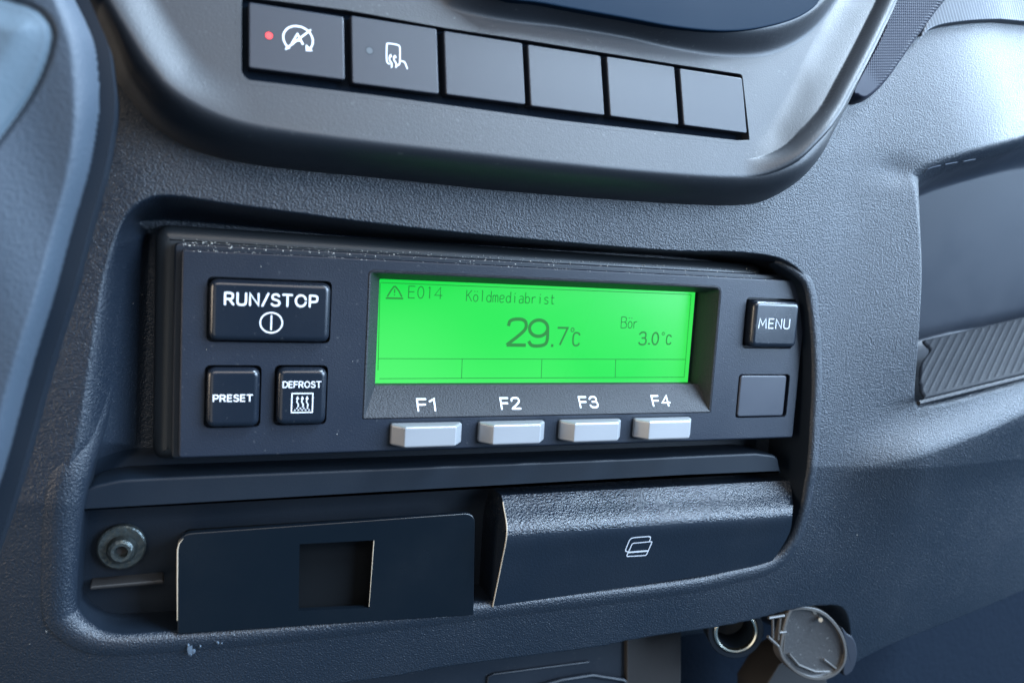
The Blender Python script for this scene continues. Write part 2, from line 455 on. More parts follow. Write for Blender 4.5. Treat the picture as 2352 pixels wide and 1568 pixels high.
# ================================================================ DASHBOARD
dash = thing('dashboard', 'grained blue black plastic dashboard moulding around the controller recess', 'dashboard', (90, 0, -50))
f = Field(-62, 335, -172, 112, .45, .6, xd=[(-30, -12, .25), (183, 190, .2), (214, 232, .22)], zd=[(-108, -78, .14), (-36, 16, .18), (22, 40, .3)])
X, Z = f.X, f.Z
def base_shape(X, Z):
    D = np.full(X.shape, -4.0)
    # large shape: leans back below, swells towards the right
    D += .16 * np.maximum(-58 - Z, 0) + .0009 * np.maximum(-70 - Z, 0) ** 2
    D += -7.0 * sm((X - 186) / 60) * sm((Z + 70) / 60)
    D += .006 * np.maximum(X - 225, 0) ** 1.5 * 1.2
    D += 5.0 * sm((Z - 30) / 60) * sm((X - 200) / 60) + .0016 * np.maximum(Z - 30, 0) ** 2
    # left end rolls back behind the padded cover
    D += .02 * np.maximum(-8 - X, 0) ** 1.6
    return D
D = base_shape(X, Z)
# ridge that climbs to the lower right
rl = PX([(1930, 1120), (1985, 1082), (2100, 1035), (2230, 985), (2352, 928), (2620, 800)], -6)
rd = f.dist(crom(rl, 8, False), False)
a_ = np.array(rl[1]); b_ = np.array(rl[4]); e_ = (b_ - a_) / np.linalg.norm(b_ - a_)
side = (X - a_[0]) * (-e_[1]) + (Z - a_[1]) * e_[0]      # + above the ridge line
along = (X - a_[0]) * e_[0] + (Z - a_[1]) * e_[1]
fade = sm((along + 14) / 36)
D += -6.5 * fade * np.where(side > 0, np.exp(-(rd / 8.5) ** 1.7), np.exp(-(rd / 26) ** 1.5))
# big recess that holds controller, insert and card holder
Po = PX([(400, 447), (560, 470), (1000, 527), (1500, 572), (1700, 578), (1800, 596), (1852, 645), (1869, 720), (1877, 850), (1872, 985), (1865, 1096), (1859, 1189), (1842, 1260), (1802, 1310), (1702, 1340), (1575, 1366), (1109, 1424), (700, 1473), (428, 1496), (260, 1508), (190, 1497), (142, 1466), (124, 1425), (127, 1300), (137, 1160), (172, 1000), (205, 800), (238, 620), (280, 510), (330, 458)], -4)
xr = Po[8][0]; Pin = inset(ccw(list(Po)), 1.7); Pin = Pin if ccw(list(Po))[0] == Po[0] else Pin[::-1]
Pi = PX([(372, 510), (875, 552), (1321, 577), (1560, 592)], 15) + [(xr - 13, 2.6)] + Pin[6:16]
Pi += Pin[16:25] + PX([(225, 1108), (300, 1060), (338, 1020), (344, 900), (347, 700), (352, 545)], 15)
t = f.band(crom(Po, 16), crom(Pi, 16)); trec = t
prof = sm(np.clip(t * 1.05, 0, 1)) ** .92
D = D * (1 - prof) + 15 * prof
# rolled lip along the lower edge and corners of the recess
def recess_lip():
    path = crom(Po[5:27], 12, False)
    V = []; F = []; M = len(path); prevn = None; sect = None
    cen = np.array([85.0, -78.0])
    for i, p in enumerate(path):
        p = np.array(p); a = np.array(path[max(i - 1, 0)]); b = np.array(path[min(i + 1, M - 1)])
        e = (b - a) / np.linalg.norm(b - a); n = np.array([-e[1], e[0]])
        if (cen - p) @ n < 0: n = -n
        ys = float(base_shape(np.array([p[0]]), np.array([p[1]]))[0])
        u = i / (M - 1); endf = max(0, 1 - u / .05, (u - .92) / .08); ys += (8 if u > .5 else 3.2) * endf ** 1.6
        R = float(np.interp(i / 12 + 5, [5, 10.5, 12, 19, 21, 23, 24.5, 26], [1.4, 1.5, 1.8, 2.0, 3.6, 4.2, 5, 7]))
        pts = [(-3.2, ys + .5), (-1.6, ys - .12), (-.8, ys - .28), (0, ys - .32)]
        for k in range(1, 9):
            th = k / 8 * pi / 2; pts.append((R * sin(th), ys - .32 + R * (1 - cos(th))))
        lg = min(1, u / .10); pts += [(R + .25, ys + R + .3 + 2.7 * lg), (R + .6, ys + R + .6 + (15.2 - ys - R) * lg)]
        for o_, y_ in pts: V.append((p[0] + n[0] * o_, y_, p[1] + n[1] * o_))
        sect = len(pts)
    for i in range(M - 1):
        for k in range(sect - 1):
            a = i * sect + k; F.append((a, a + 1, a + sect + 1, a + sect))
    me = mk('recess_lip', V, F, True, None)
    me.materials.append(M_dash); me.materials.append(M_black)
    mi = [0 if (q % (sect - 1)) < 10 else 1 for q in range(len(me.polygons))]  # deep faces of the lip painted darker as shade
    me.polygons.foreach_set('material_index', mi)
    return link('recess_lip', me, None, dash)
recess_lip()
# storage pocket on the right
Qo = PX([(2100, 398), (2128, 372), (2200, 347), (2352, 308), (2600, 245), (2600, 800), (2352, 880), (2130, 940), (2108, 936), (2104, 900), (2110, 760), (2115, 650), (2114, 560), (2106, 440)], -8)
qx = Qo[10][0]
Qi = [(qx + 9, -24), (qx + 10, 0), (qx + 10, 22), (qx + 15, 30)] + PX([(2250, 400), (2352, 385), (2600, 330), (2600, 660)], 18) + PX([(2352, 735), (2200, 765)], 18)
t = f.band(crom(Qo, 4), crom(Qi, 4)); p2 = sm(t)
D = D * (1 - p2) + (19 - .22 * Z) * p2
# soft hollow leading to the pocket corner
hp = np.array(U(2080, 392, -8)); D += .9 * np.exp(-(((X - hp[0]) / 9) ** 2 + ((Z - hp[1]) / 4) ** 2)) * (1 - p2)
# lower edge: rolls away under the dash
E0 = PX([(-300, 1660), (0, 1660), (430, 1640), (856, 1586), (1053, 1550), (1351, 1511), (1477, 1485), (1626, 1463), (1737, 1440), (1812, 1418), (1879, 1406), (1938, 1410), (1965, 1460), (1975, 1520), (1985, 1565), (2035, 1538), (2109, 1500), (2352, 1407), (2700, 1270)], 4)
below = E0 + [(400, -260), (-120, -260)]
t = f.dist(crom(E0, 5, False) + [(420, -260), (-120, -260)])
D = D + 58 * (1 - np.exp(-(np.maximum(t + 1.6, 0) / 3.2) ** 1.5))
dm = f.mesh('moulding', D)
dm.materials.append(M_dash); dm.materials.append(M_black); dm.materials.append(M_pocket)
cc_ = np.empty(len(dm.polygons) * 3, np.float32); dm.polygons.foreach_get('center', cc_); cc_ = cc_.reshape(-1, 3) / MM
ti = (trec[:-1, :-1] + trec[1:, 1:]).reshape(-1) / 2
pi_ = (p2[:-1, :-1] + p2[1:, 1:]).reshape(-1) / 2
dm.polygons.foreach_set('material_index', (((ti > .30) & (cc_[:, 2] < -50) & (cc_[:, 0] < 178)) + 2 * (pi_ > .45)).astype(np.int32))  # recess ledge takes the darker material, its shade put into colour
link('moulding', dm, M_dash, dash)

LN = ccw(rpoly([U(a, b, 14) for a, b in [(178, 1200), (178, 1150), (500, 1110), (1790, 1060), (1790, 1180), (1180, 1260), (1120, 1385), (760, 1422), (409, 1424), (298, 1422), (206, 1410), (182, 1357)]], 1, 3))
prism('recess_shade_sheet', LN, 16, 14.2, 0, mat=M_black, parent=dash)  # black sheet added to darken the shaded cavity

# ---- ribbed mat in the pocket ---------------------------------------
mat = thing('ribbed_mat', 'grey rubber mat with slanting beaded ribs lying in the storage pocket', 'mat', (240, 8, -30))
def lerp(a, b, t): return a + (b - a) * t
def P3(px, py, y): a = U(px, py, y); return np.array([a[0], y, a[1]])
nL = P3(2106, 922, -9.5); fL = P3(2116, 784, 12.5); nR = P3(2600, 800, -9.5); fR = P3(2600, 672, 12.5)
def matpt(u, v, h=0):
    p = lerp(lerp(nL, nR, u), lerp(fL, fR, u), v)
    n = np.cross(nR - nL, fL - nL); n /= np.linalg.norm(n)
    if n[1] > 0: n = -n
    return p + n * h
V = []; F = []; nu, nv = 420, 90
WU = np.linalg.norm(nR - nL); WV = np.linalg.norm(fL - nL)
for j in range(nv + 1):
    v = j / nv
    # left end: s-curve with a notch
    if v < .25: u0 = .005 + .02 * (1 - sm(v / .25)) ** 2
    elif v < .55: u0 = .0
    else: u0 = .035 * math.exp(-((v - .78) / .13) ** 2)
    for i in range(nu + 1):
        u = u0 + (1 - u0) * i / nu
        s = u * WU; q = v * WV
        edge = min(1, (u - u0) * WU / 1.0, v * WV / .8, (1 - v) * WV / .8)
        ph = (s - q * .36) / 3.7
        r_ = max(0, cos(2 * pi * ph)) ** 1.2 * (.62 + .38 * cos(2 * pi * q / 1.25))
        h = .9 * sqrt(max(edge, 0)) + (.24 * r_ if .05 < v < .95 else 0)
        V.append(tuple(matpt(u, v, h)))
for j in range(nv):
    for i in range(nu):
        a = j * (nu + 1) + i; F.append((a, a + 1, a + nu + 2, a + nu + 1))
link('ribbed_pad', mk('ribbed_pad', V, F, True, None), M_mat, mat)
V = []; F = []                                        # bright front lip bead
for i in range(61):
    u = .004 + i / 60 * .996; c = matpt(u, -.05 - .0 * u, .7)
    for k in range(8):
        an = k / 8 * 2 * pi; V.append((c[0], c[1] + .75 * cos(an), c[2] + .75 * sin(an)))
for i in range(60):
    for k in range(8): F.append((i * 8 + k, i * 8 + (k + 1) % 8, (i + 1) * 8 + (k + 1) % 8, (i + 1) * 8 + k))
F.append(tuple(range(8)))
link('front_lip', mk('front_lip', V, F), M_facet, mat)

# ================================================================ UPPER BEZEL
bez = thing('instrument_bezel', 'grey brown upper dash surround holding the row of six switches', 'bezel', (90, -5, 45))
FA, FB, FY = 0.0, .29, -27.66                          # face plane y = FY + FB*z  (leans back upwards)
fb = Field(-45, 222, 8, 104, .3, .6, zd=[(12, 40, .2)])
X, Z = fb.X, fb.Z
So = PX([(60, -160), (160, -10), (223, 93), (257, 186), (283, 227), (335, 290), (391, 331), (465, 363), (558, 385), (707, 404), (875, 419), (1135, 446), (1433, 469), (1600, 479), (1693, 480), (1745, 473), (1790, 452), (1826, 422), (1856, 382), (1880, 330), (1912, 280), (1939, 228), (1979, 148), (2012, 64), (2046, -5), (2130, -180)], -3)
Cr = [UP(a, b, 0, FB, FY - 1) for a, b in [(170, -160), (250, -10), (300, 74), (352, 149), (408, 208), (505, 258), (632, 290), (875, 322), (1061, 343), (1247, 364), (1433, 383), (1600, 396), (1700, 399), (1760, 393), (1812, 368), (1850, 328), (1892, 275), (1927, 212), (1961, 148), (1996, 78), (2032, 0), (2100, -180)]]
t = fb.band(crom(So, 5), crom(Cr, 5))
face = FY + FB * Z
rise = (1 - (1 - np.clip(t, 0, 1)) ** 1.9) ** .8
# rim: raised bead along the right and left of the face
dc = fb.dist(crom(Cr, 5), True)                        # + inside
rimR = sm((X - 138) / 26) ; rimL = sm((14 - X) / 26) * sm((Z - 22) / 12)
ridge = np.exp(-(np.abs(dc) / 2.6) ** 2.4)
shoulder = sm(1 - np.maximum(dc, 0) / (9 + 5 * rimR))
Db = 3 + (face - 3) * rise
bead = np.sqrt(np.clip(1 - ((dc - 1.5) / 2.4) ** 2, 0, 1))
Db += -rimR * (3.2 * bead * (t > 0) + 4.2 * shoulder * rise) - 2.4 * rimL * shoulder * rise
# scooped brow up to the dark screen
To = [UP(a, b, 0, FB, FY) for a, b in [(900, -60), (1000, -2), (1042, 27), (1173, 52), (1284, 64), (1433, 88), (1545, 114), (1656, 132), (1750, 132), (1812, 112), (1862, 78), (1905, 30), (1960, -60), (1990, -160), (900, -160)]]
Ti = [UP(a, b, 0, FB, FY) for a, b in [(1060, -60), (1110, -18), (1247, 12), (1433, 44), (1545, 64), (1656, 72), (1750, 62), (1820, 36), (1860, 0), (1890, -60), (1900, -140), (1060, -140)]]
tt = sm(fb.band(crom(To, 5), crom(Ti, 5)))
Db += -6.0 * tt
# slot for the switches
SL = rpoly([UP(a, b, 0, FB, FY) for a, b in [(555, -7), (796, 25), (1024, 66), (1210, 94), (1396, 124), (1545, 148), (1704, 172), (1721, 322), (1693, 322), (1284, 276), (875, 220), (568, 183), (555, 168)]], [.6, .1, .1, .1, .1, .1, .8, .5, .1, .1, .1, .6, 1.2], 3)
ds = fb.dist(SL, True)
keep = ~((ds > -.35)) & ((Db < 2.6) | (t > .25))
link('face', fb.mesh('face', Db, keep), M_bezel, bez)
# frame strip that closes the slot edge cleanly, walls going in
def ring(name, P0, P1, y0, y1, matl, parent, b=0):
    N = len(P0); V = [(x, y0 + b * z, z) for x, z in P0] + [(x, y1 + b * z, z) for x, z in P1]
    return V, [(i, (i + 1) % N, N + (i + 1) % N, N + i) for i in range(N)]
so = inset(SL, -1.1)
N = len(SL); V = []
for L, dy in ((so, .0), (so, -.03), (inset(SL, -.15), -.03), (SL, .12), (SL, 9)):
    V += [(x, FY + FB * z + dy, z) for x, z in L]
F = []
for k in range(4):
    for i in range(N): F.append((k * N + i, k * N + (i + 1) % N, (k + 1) * N + (i + 1) % N, (k + 1) * N + i))
link('slot_edge', mk('slot_edge', V, F), M_black if False else M_bezel, bez)
prism('slot_back', inset(SL, -.3), 10, 3.2, 0, mat=M_void, parent=bez, plane=(0, FB)).location.y += 0  # dark material puts the gaps round the switches in shade
bpy.data.objects['slot_back'].location.y += FY * MM

# switches -----------------------------------------------------------
def ink_plane(x, z): return FY + FB * z - SWP
SWP = .9
sw_px = [[(571, -6), (788, 30), (794, 186), (571, 154)], [(805, 35), (1003, 67), (1009, 218), (809, 190)], [(1019, 71), (1200.5, 98.6), (1207, 242), (1024, 216)], [(1212, 102), (1380, 128), (1389, 265), (1218, 244)], [(1394, 130), (1549, 153), (1559, 286), (1400, 268)], [(1560, 158), (1705, 178), (1716, 306), (1571, 288)]]
sw_lab = [('push_switch', 'switch with crossed out circled A symbol and a lit red lamp', 'switch'),
          ('push_switch', 'switch with heated mirror symbol and an unlit grey lamp', 'switch'),
          ('blank_switch_cover', 'plain grey blank switch cover directly beside the heated mirror switch', 'blank cover'),
          ('blank_switch_cover', 'plain blank switch cover second from the heated mirror switch', 'blank cover'),
          ('blank_switch_cover', 'plain bluish blank switch cover second from the right end of the row', 'blank cover'),
          ('blank_switch_cover', 'plain bluish blank switch cover at the right end of the row', 'blank cover')]
for k, q in enumerate(sw_px):
    c = [UP(a, b, 0, FB, FY - SWP) for a, b in q]
    x0 = (c[0][0] + c[3][0]) / 2; x1 = (c[1][0] + c[2][0]) / 2; z1 = (c[0][1] + c[1][1]) / 2; z0 = (c[2][1] + c[3][1]) / 2
    if k == 0: z1 = 53.6
    nm, lb, ct = sw_lab[k]
    cx, cz = (x0 + x1) / 2, z0
    T = thing(nm, lb, ct, (cx, FY + FB * cz + 2, cz), 'switches in the row under the screen')
    P = rect(x0, x1, z0, z1, .6, 4)
    o = prism('cap', P, FY + 6, FY - SWP, .32, 3, mat=M_switch, parent=T, plane=(0, FB))
    if k < 2:
        lx, lz = UP(*((617.8, 82.3) if k == 0 else (848.8, 116.7)), 0, FB, FY - SWP)
        # dark rim of the lamp well, then the lamp
        inkmesh('lamp_rim', [(ell(lx, lz, .86, .86, n=20)[:-1], True)], .22, ink_plane, .02, M_black, T)
        inkmesh('lamp', [('fill', ell(lx, lz, .74, .74, n=20)[:-1])], 1, ink_plane, .03, M_red if k == 0 else M_lamp, T, label='lit red lamp' if k == 0 else None)
    if k == 0:
        g = lambda a, b: UP(554.2 + a * .22321, 29.2 + b * .22321, 0, FB, FY - SWP)
        cc = g(585, 275)
        r = 3.15
        paths = [(ell(cc[0], cc[1], r, r * .92, -42, 232, 34), False), ([g(458, 376), g(712, 182)], False),
                 ([g(520, 320), g(578, 220), g(632, 325)], False, .36), ([g(545, 290), g(615, 290)], False),
                 ('fill', [g(664, 330), g(735, 397), g(666, 397)])]
        inkmesh('symbol', paths, .31, ink_plane, .03, M_ink, T)
    if k == 1:
        g = lambda a, b: UP(554.2 + a * .22321, 29.2 + b * .22321, 0, FB, FY - SWP)
        wv = lambda x: chaikin([g(x + 22, 565), g(x + 26, 520), g(x - 4, 490), g(x + 4, 450)], 2)
        paths = [(chaikin([g(1525, 530), g(1502, 520), g(1494, 480), g(1496, 340), g(1500, 318), g(1530, 320), g(1600, 330), g(1630, 345), g(1633, 380), g(1632, 510), g(1626, 540), g(1600, 545)], 1), False),
                 (wv(1524), False), (wv(1570), False), ('fill', [g(1518, 458), g(1535, 425), g(1552, 458)]), ('fill', [g(1563, 468), g(1580, 435), g(1598, 468)]),
                 (chaikin([g(1645, 500), g(1675, 505), g(1690, 530), g(1707, 578)], 1), False)]
        inkmesh('symbol', paths, .25, ink_plane, .03, M_ink, T)

# dark glass display above the brow
scr = thing('dashboard_screen', 'dark blue glossy display panel edge above the switch row', 'screen', (110, -22, 80))
sp_ = [UP(a, b, 0, FB, FY - 5) for a, b in crom([(1130, -12), (1247, 14), (1433, 47), (1545, 67), (1656, 76), (1750, 66), (1835, 38), (1880, -10), (1890, -120), (1100, -120)], 5)]
prism('glass', sp_, FY + 5, FY - 6.9, .5, 3, mat=M_screen, parent=scr, plane=(0, FB))

# ================================================================ CONTROLLER
ctl = thing('climate_controller', 'black cooling unit controller with green lit display and function keys', 'controller', (90, 0, -24))
# adapter frame, flange, face plate
x0, z1 = U(357, 515, 6); x1 = U(1749, 622, 6)[0]; zb = -51.5
prism('adapter_frame', rpoly([(x0, zb), (x1 + 1.5, zb), (x1 + 1.5, z1 - 1.2), (x0, z1)], 3.6, 6), 16, 6, 3.2, 6, holes=[rect(40, 152, -44, -1.5, 1)], mat=M_frame, parent=ctl)
x0, z1 = U(401, 557, 2.6)
prism('rear_flange', rpoly([(x0, -50.2), (180.2, -50.2), (180.2, z1), (x0, z1)], 1.3, 5), 10, 3.3, .5, 3, holes=[rect(40, 152, -44, -1.5, 1)], mat=M_dark, parent=ctl)
HOLES = [rect(5.6, 34.5, -21.4, -6.0, 1.5), rect(5.4, 18.4, -42.1, -26.9, 1.5), rect(21.4, 34.3, -41.8, -26.8, 1.5), rect(157.6, 176.3, -21.1, -5.7, 1.3), rect(157.4, 176.6, -42.5, -29.0, 1.2)]
DO = rpoly([(43.3, -40.7), (148.5, -40.7), (148.5, -2.7), (43.3, -2.7)], [.5, .5, 2.6, 1.6], 5)
prism('faceplate', rpoly([(0, -49.2), (180, -49.2), (180, 0), (0, 0)], .8, 4), 2.2, 0, .45, 3, holes=HOLES + [DO], mat=M_plate, parent=ctl, hole_y=3.2)
# display surround: four sloping facets and the window wall
a = [U(872, 642, 5), U(1618, 671, 5), U(1604, 882, 5), U(861, 884, 5)]
ix0 = (a[0][0] + a[3][0]) / 2; ix1 = (a[1][0] + a[2][0]) / 2; iz1 = (a[0][1] + a[1][1]) / 2; iz0 = (a[2][1] + a[3][1]) / 2
IN = rpoly([(ix0, iz0), (ix1, iz0), (ix1, iz1), (ix0, iz1)], .4, 5)
DOi = inset(DO, .35)
N = len(DO); V = []
for L, yy in ((DO, .12), (DOi, -.12), (inset(DO, .7), .02), (IN, 5), (IN, 9.2)): V += [(x, yy, z) for x, z in L]
F = [(k * N + i, k * N + (i + 1) % N, (k + 1) * N + (i + 1) % N, (k + 1) * N + i) for k in range(4) for i in range(N)]
link('display_surround', mk('display_surround', V, F, True, 25), M_facet, ctl)
YL = 8.2
lx0, lz1 = U(873, 642, YL); l1 = U(1596, 671, YL); lx1 = l1[0]
L0 = U(861, 884, YL); L1 = U(1580, 880, YL)
prism('display_panel', rect(lx0 - 1.5, (lx1 + L1[0]) / 2, L0[1] - 1.5, lz1 + 1.5, .3, 2), YL + 1.5, YL, 0, mat=M_lcd, parent=ctl, label='bright green lit display')
prism('display_backing', rect(lx0 - 3, ix1 + 3, L0[1] - 2.5, lz1 + 2.5, .3, 2), YL + 3, YL + 1.2, 0, mat=M_dark, parent=ctl)
yl = lambda x, z: YL
def UL(px, py): return U(px, py, YL)
def lcdtext(s, a, b, wd, gap=.2, mono=False, m=None, name='display_text'):
    """a,b: lower-left and upper-right as seen"""
    p = UL(*a); q = UL(*b)
    return inkmesh(name, textpaths(s, p[0], q[0], p[1], q[1], gap, mono), wd, yl, .04, m or M_thin, ctl, cap=False)
lcdtext(['E', '0', 'i1', '4'], (938, 684), (1015, 660), .24, .22, True)
lcdtext('Köldmediabrist', (1071, 691.5), (1275, 674), .22, .16, True)
lcdtext('29', (1163.5, 792), (1259, 735.5), .95, .1, m=M_seg)
lcdtext('.', (1265.5, 794.5), (1270.5, 775), .8, m=M_seg)
lcdtext('7', (1278, 792), (1304, 753), .6, m=M_seg)
lcdtext('°', (1309.5, 785), (1319.5, 753), .3, m=M_seg)
lcdtext('C', (1315, 793), (1332, 764.5), .5, m=M_seg)
lcdtext('Bör', (1426, 753), (1464, 728.5), .24, .2)
lcdtext('3.0', (1466.5, 790.5), (1513, 764), .5, .2, m=M_seg)
lcdtext('°', (1519, 786), (1527, 763), .24, m=M_seg)
lcdtext('C', (1530, 790), (1542, 770), .42, m=M_seg)
lp = lambda *q: ([UL(*w_) for w_ in q], False)
inkmesh('display_lines', [lp((868, 823.3), (1575, 825.3)), lp((871, 869.3), (1571, 866)), lp((1061.5, 824), (1060, 868)), lp((1244.5, 824.5), (1243, 867)), lp((1414, 825), (1412.7, 866)),
                          lp((875, 649), (1587, 676.5)), lp((1587, 677), (1571, 866)), lp((873, 649), (868, 850))], .17, yl, .03, M_thin, ctl, cap=False)
tri = [UL(816.7 + a * .22321, 583.3 + b * .22321) for a, b in [(305, 442), (395, 335), (410, 335), (492, 446)]]
inkmesh('warning_triangle', [([UL(886, 684.5), UL(926, 685.5)], False, .45), ([UL(889.5, 681), UL(898, 667), UL(905, 658), UL(908, 658), UL(916, 668), UL(923, 682)], False, .38), (lp((906.5, 664), (906, 673))[0], False, .3), (lp((906, 676), (906, 678.5))[0], False, .3)], .3, yl, .04, M_seg, ctl, cap=False)

# F lettering on the lower facet
zA, zB = -40.0, iz0
def yfac(x, z): return 5 * (z - zA) / (zB - zA)
fsl = 5 / (zB - zA)
for s, (a, b, c, d) in (('F1', (960.5, 942.5, 997, 916)), ('F2', (1152.5, 938.5, 1190.5, 913.5)), ('F3', (1333.5, 935, 1368, 911)), ('F4', (1501, 931.5, 1534, 908.5))):
    p = UP(a, b, 0, fsl, -fsl * zA); q = UP(c, d, 0, fsl, -fsl * zA)
    inkmesh('lettering', textpaths(s, p[0], q[0], p[1], q[1], .26), .46, yfac, .07, M_ink, ctl)

# buttons
def button(name, P, yf, matl, bev=1.4, dome=0, label=None):
    return prism(name, P, 4, yf, bev, 5, mat=matl, parent=ctl, dome=dome, label=label, ang=60)
yb = -2.2
b1 = button('run_stop_button', rect(6.15, 34.0, -20.9, -6.5, 2.1), yb, M_key)
b2 = button('preset_button', rect(5.95, 17.9, -41.6, -27.4, 2.1), yb, M_key)
b3 = button('defrost_button', rect(21.95, 33.8, -41.3, -27.3, 2.1), yb, M_key)
b4 = button('menu_button', rect(158.6, 175.6, -20.5, -6.4, 2.1), -2.8, M_key)
b5 = prism('blank_button', rect(158.0, 175.2, -42.1, -29.4, 1.0), 3, -.2, .35, 3, mat=M_blank, parent=ctl)
def dm_(P, yf, dome):
    cx = sum(p[0] for p in P) / len(P); cz = sum(p[1] for p in P) / len(P)
    hx = max(p[0] for p in P) - cx; hz = max(p[1] for p in P) - cz
    return lambda x, z: yf - dome * max(0, 1 - max(abs(x - cx) / hx, abs(z - cz) / hz) ** 2) - .02
m1 = dm_(rect(6.15, 34, -20.9, -6.5, 1), yb, .25)
def bt(o, s, a, b, c, d, wd, y, gap=.2):
    p = U(a, b, y); q = U(c, d, y)
    inkmesh('lettering', textpaths(s, p[0], q[0], p[1], q[1], gap), wd, lambda x, z: y, .05, M_inkdim if s == 'MENU' else M_ink, o)
yk = yb - .01
bt(b1, 'RUN/STOP', 516.5, 698.5, 728, 679.5, .50, yk, .3)
cc = U(623, 741, yk)
inkmesh('power_symbol', [(ell(*cc, 2.55, 2.4, n=36)[:-1], True), ([(cc[0], cc[1] - 1.65), (cc[0], cc[1] + 1.65)], False)], .36, lambda x, z: yk, .05, M_ink, b1)
bt(b2, 'PRESET', 490, 921.5, 579.5, 906.5, .30, yk, .3)
bt(b3, 'DEFROST', 650, 889.5, 737, 876, .26, yk, .28)
bx = U(694, 925, yk); hx, hz = 2.5, 2.35
dp = [(ell(bx[0] - 1.7 + i * .85, bx[1] - 1.75, .18, .18, n=8)[:-1]) for i in range(5)] + [(ell(bx[0] - 1.25 + i * .85, bx[1] - 1.3, .18, .18, n=8)[:-1]) for i in range(4)]
paths = [([(bx[0] - hx, bx[1] - hz), (bx[0] + hx, bx[1] - hz), (bx[0] + hx, bx[1] + hz), (bx[0] - hx, bx[1] + hz)], True)]
for i in (-1, 0, 1):
    xx = bx[0] + i * 1.15
    paths += [(chaikin([(xx + .15, bx[1] - .95), (xx + .3, bx[1] - .3), (xx - .2, bx[1] + .2), (xx, bx[1] + 1.0)], 2), False, .26), ('fill', [(xx - .38, bx[1] + .95), (xx + .38, bx[1] + .95), (xx, bx[1] + 1.75)])]
paths += [('fill', q) for q in dp]
inkmesh('defrost_symbol', paths, .28, lambda x, z: yk, .05, M_ink, b3)
bt(b4, 'MENU', 1742, 752.8, 1814, 733.6, .36, -2.81, .28)

# silver function keys: chamfered ends, proud of the plate
fx = [(50.1, 70.3), (73.9, 94.4), (97.7, 118.2), (121.1, 142.0)]
prev = None
kp = [[(891, 1062), (927, 1040)], [(1092, 1250), (1125, 1232)], [(1278, 1424), (1312, 1409)], [(1447, 1586), (1481, 1575)]]
K0 = None
for k in range(4):
    cx = sum(fx[k]) / 2
    if K0 is None:
        hw, hz_, pr = 9.5, 2.75, 4.7
        zc = -44.6
        # outline in x-y: ends slope to the front face, extruded in z with small bevels
        prof_ = [(-hw, 2.0), (-hw, -1.1), (-hw + 2.7, -pr), (hw - 2.7, -pr), (hw, -1.1), (hw, 2.0)]
        V = []; F = []
        sect = [(zc - hz_, .35), (zc - hz_ + .35, 0), (zc + hz_ - .35, 0), (zc + hz_, .35)]
        for z_, ins in sect:
            for (x_, y_) in prof_:
                sx = (abs(x_) - ins) * (1 if x_ > 0 else -1)
                V.append((cx + sx, y_ + (ins if y_ < 0 else 0), z_))
        n = len(prof_)
        for s in range(3):
            for i in range(n - 1): F.append((s * n + i, s * n + i + 1, (s + 1) * n + i + 1, (s + 1) * n + i))
        F.append(tuple(range(n))); F.append(tuple(range(3 * n, 4 * n))[::-1])
        me = mk('function_key', V, F, False)
        import bmesh
        bm = bmesh.new(); bm.from_mesh(me); bmesh.ops.recalc_face_normals(bm, faces=bm.faces[:])
        bmesh.ops.bevel(bm, geom=bm.edges[:], offset=.00022, segments=2, profile=.6, affect='EDGES'); bm.to_mesh(me); bm.free()
        K0 = link('function_key', me, M_silver, ctl, at=(cx, 0, zc)); cx0 = cx
    else:
        o = K0.copy(); COL.objects.link(o); o.parent = ctl; o.location = K0.location + Vector(((cx - cx0) * MM, 0, 0))
# dark wells round the keys
inkmesh('key_slots', [('fill', rect(sum(f_) / 2 - 10, sum(f_) / 2 + 10, -47.8, -41.3, .3, 2)) for f_ in fx], 1, lambda x, z: 0, .01, M_black, ctl)

# ================================================================ LOWER INSERT
ins_ = thing('storage_insert', 'matt black plastic tray insert with a square opening beside the bolt', 'tray insert', (60, 8, -80))
TR = rpoly([U(a, b, 3) for a, b in [(181, 1176), (184, 1136), (210, 1116), (279, 1101), (409, 1095), (875, 1076), (1444, 1053), (1737, 1040), (1786, 1046), (1794, 1086), (1575, 1095), (875, 1135)]], [.4, 2, 2, 2, 1, .1, .1, 1, 2, .4, .1, .1], 4)
prism('top_rail', TR, 16, 3, .7, 4, mat=M_black, parent=ins_, plane=(0, 0))
YI = 2.0
BX = rpoly([U(a, b, YI) for a, b in [(407, 1456), (407, 1226), (1092, 1177), (1088, 1412)]], [.6, 3.6, 3.2, .6], 8)
OP = [U(a, b, YI) for a, b in [(688, 1249), (858, 1240), (847, 1395), (686, 1402)]]
prism('box_front', BX, YI + 1.8, YI, .3, 3, holes=[OP], mat=M_gloss, parent=ins_, hole_y=YI + 1.8)
prism('box_body', rect(1.5, 74.5, -97, -71.5, 2), 15, YI + 5, .5, 3, mat=flat('hollow_black', (.0012, .002, .003), .9), parent=ins_)  # near-black block, the opening's inner shade put into its colour
def tube(name, pts, r, matl, parent, n=8, label=None):
    V = []; F = []; P = [np.array(p, float) for p in pts]
    for i, p in enumerate(P):
        d = P[min(i + 1, len(P) - 1)] - P[max(i - 1, 0)]; d /= np.linalg.norm(d)
        a = np.cross(d, [0, 1, 0]); a = a / np.linalg.norm(a) if np.linalg.norm(a) > .05 else np.array([1., 0, 0]); b_ = np.cross(d, a)
        rr = r[i] if isinstance(r, (list, tuple)) else r
        for k in range(n): V.append(tuple(p + rr * (a * cos(2 * pi * k / n) + b_ * sin(2 * pi * k / n))))
    for i in range(len(P) - 1):
        for k in range(n): F.append((i * n + k, i * n + (k + 1) % n, (i + 1) * n + (k + 1) % n, (i + 1) * n + k))
    F += [tuple(range(n)), tuple(range((len(P) - 1) * n, len(P) * n))]
    return link(name, mk(name, V, F), matl, parent, label=label)
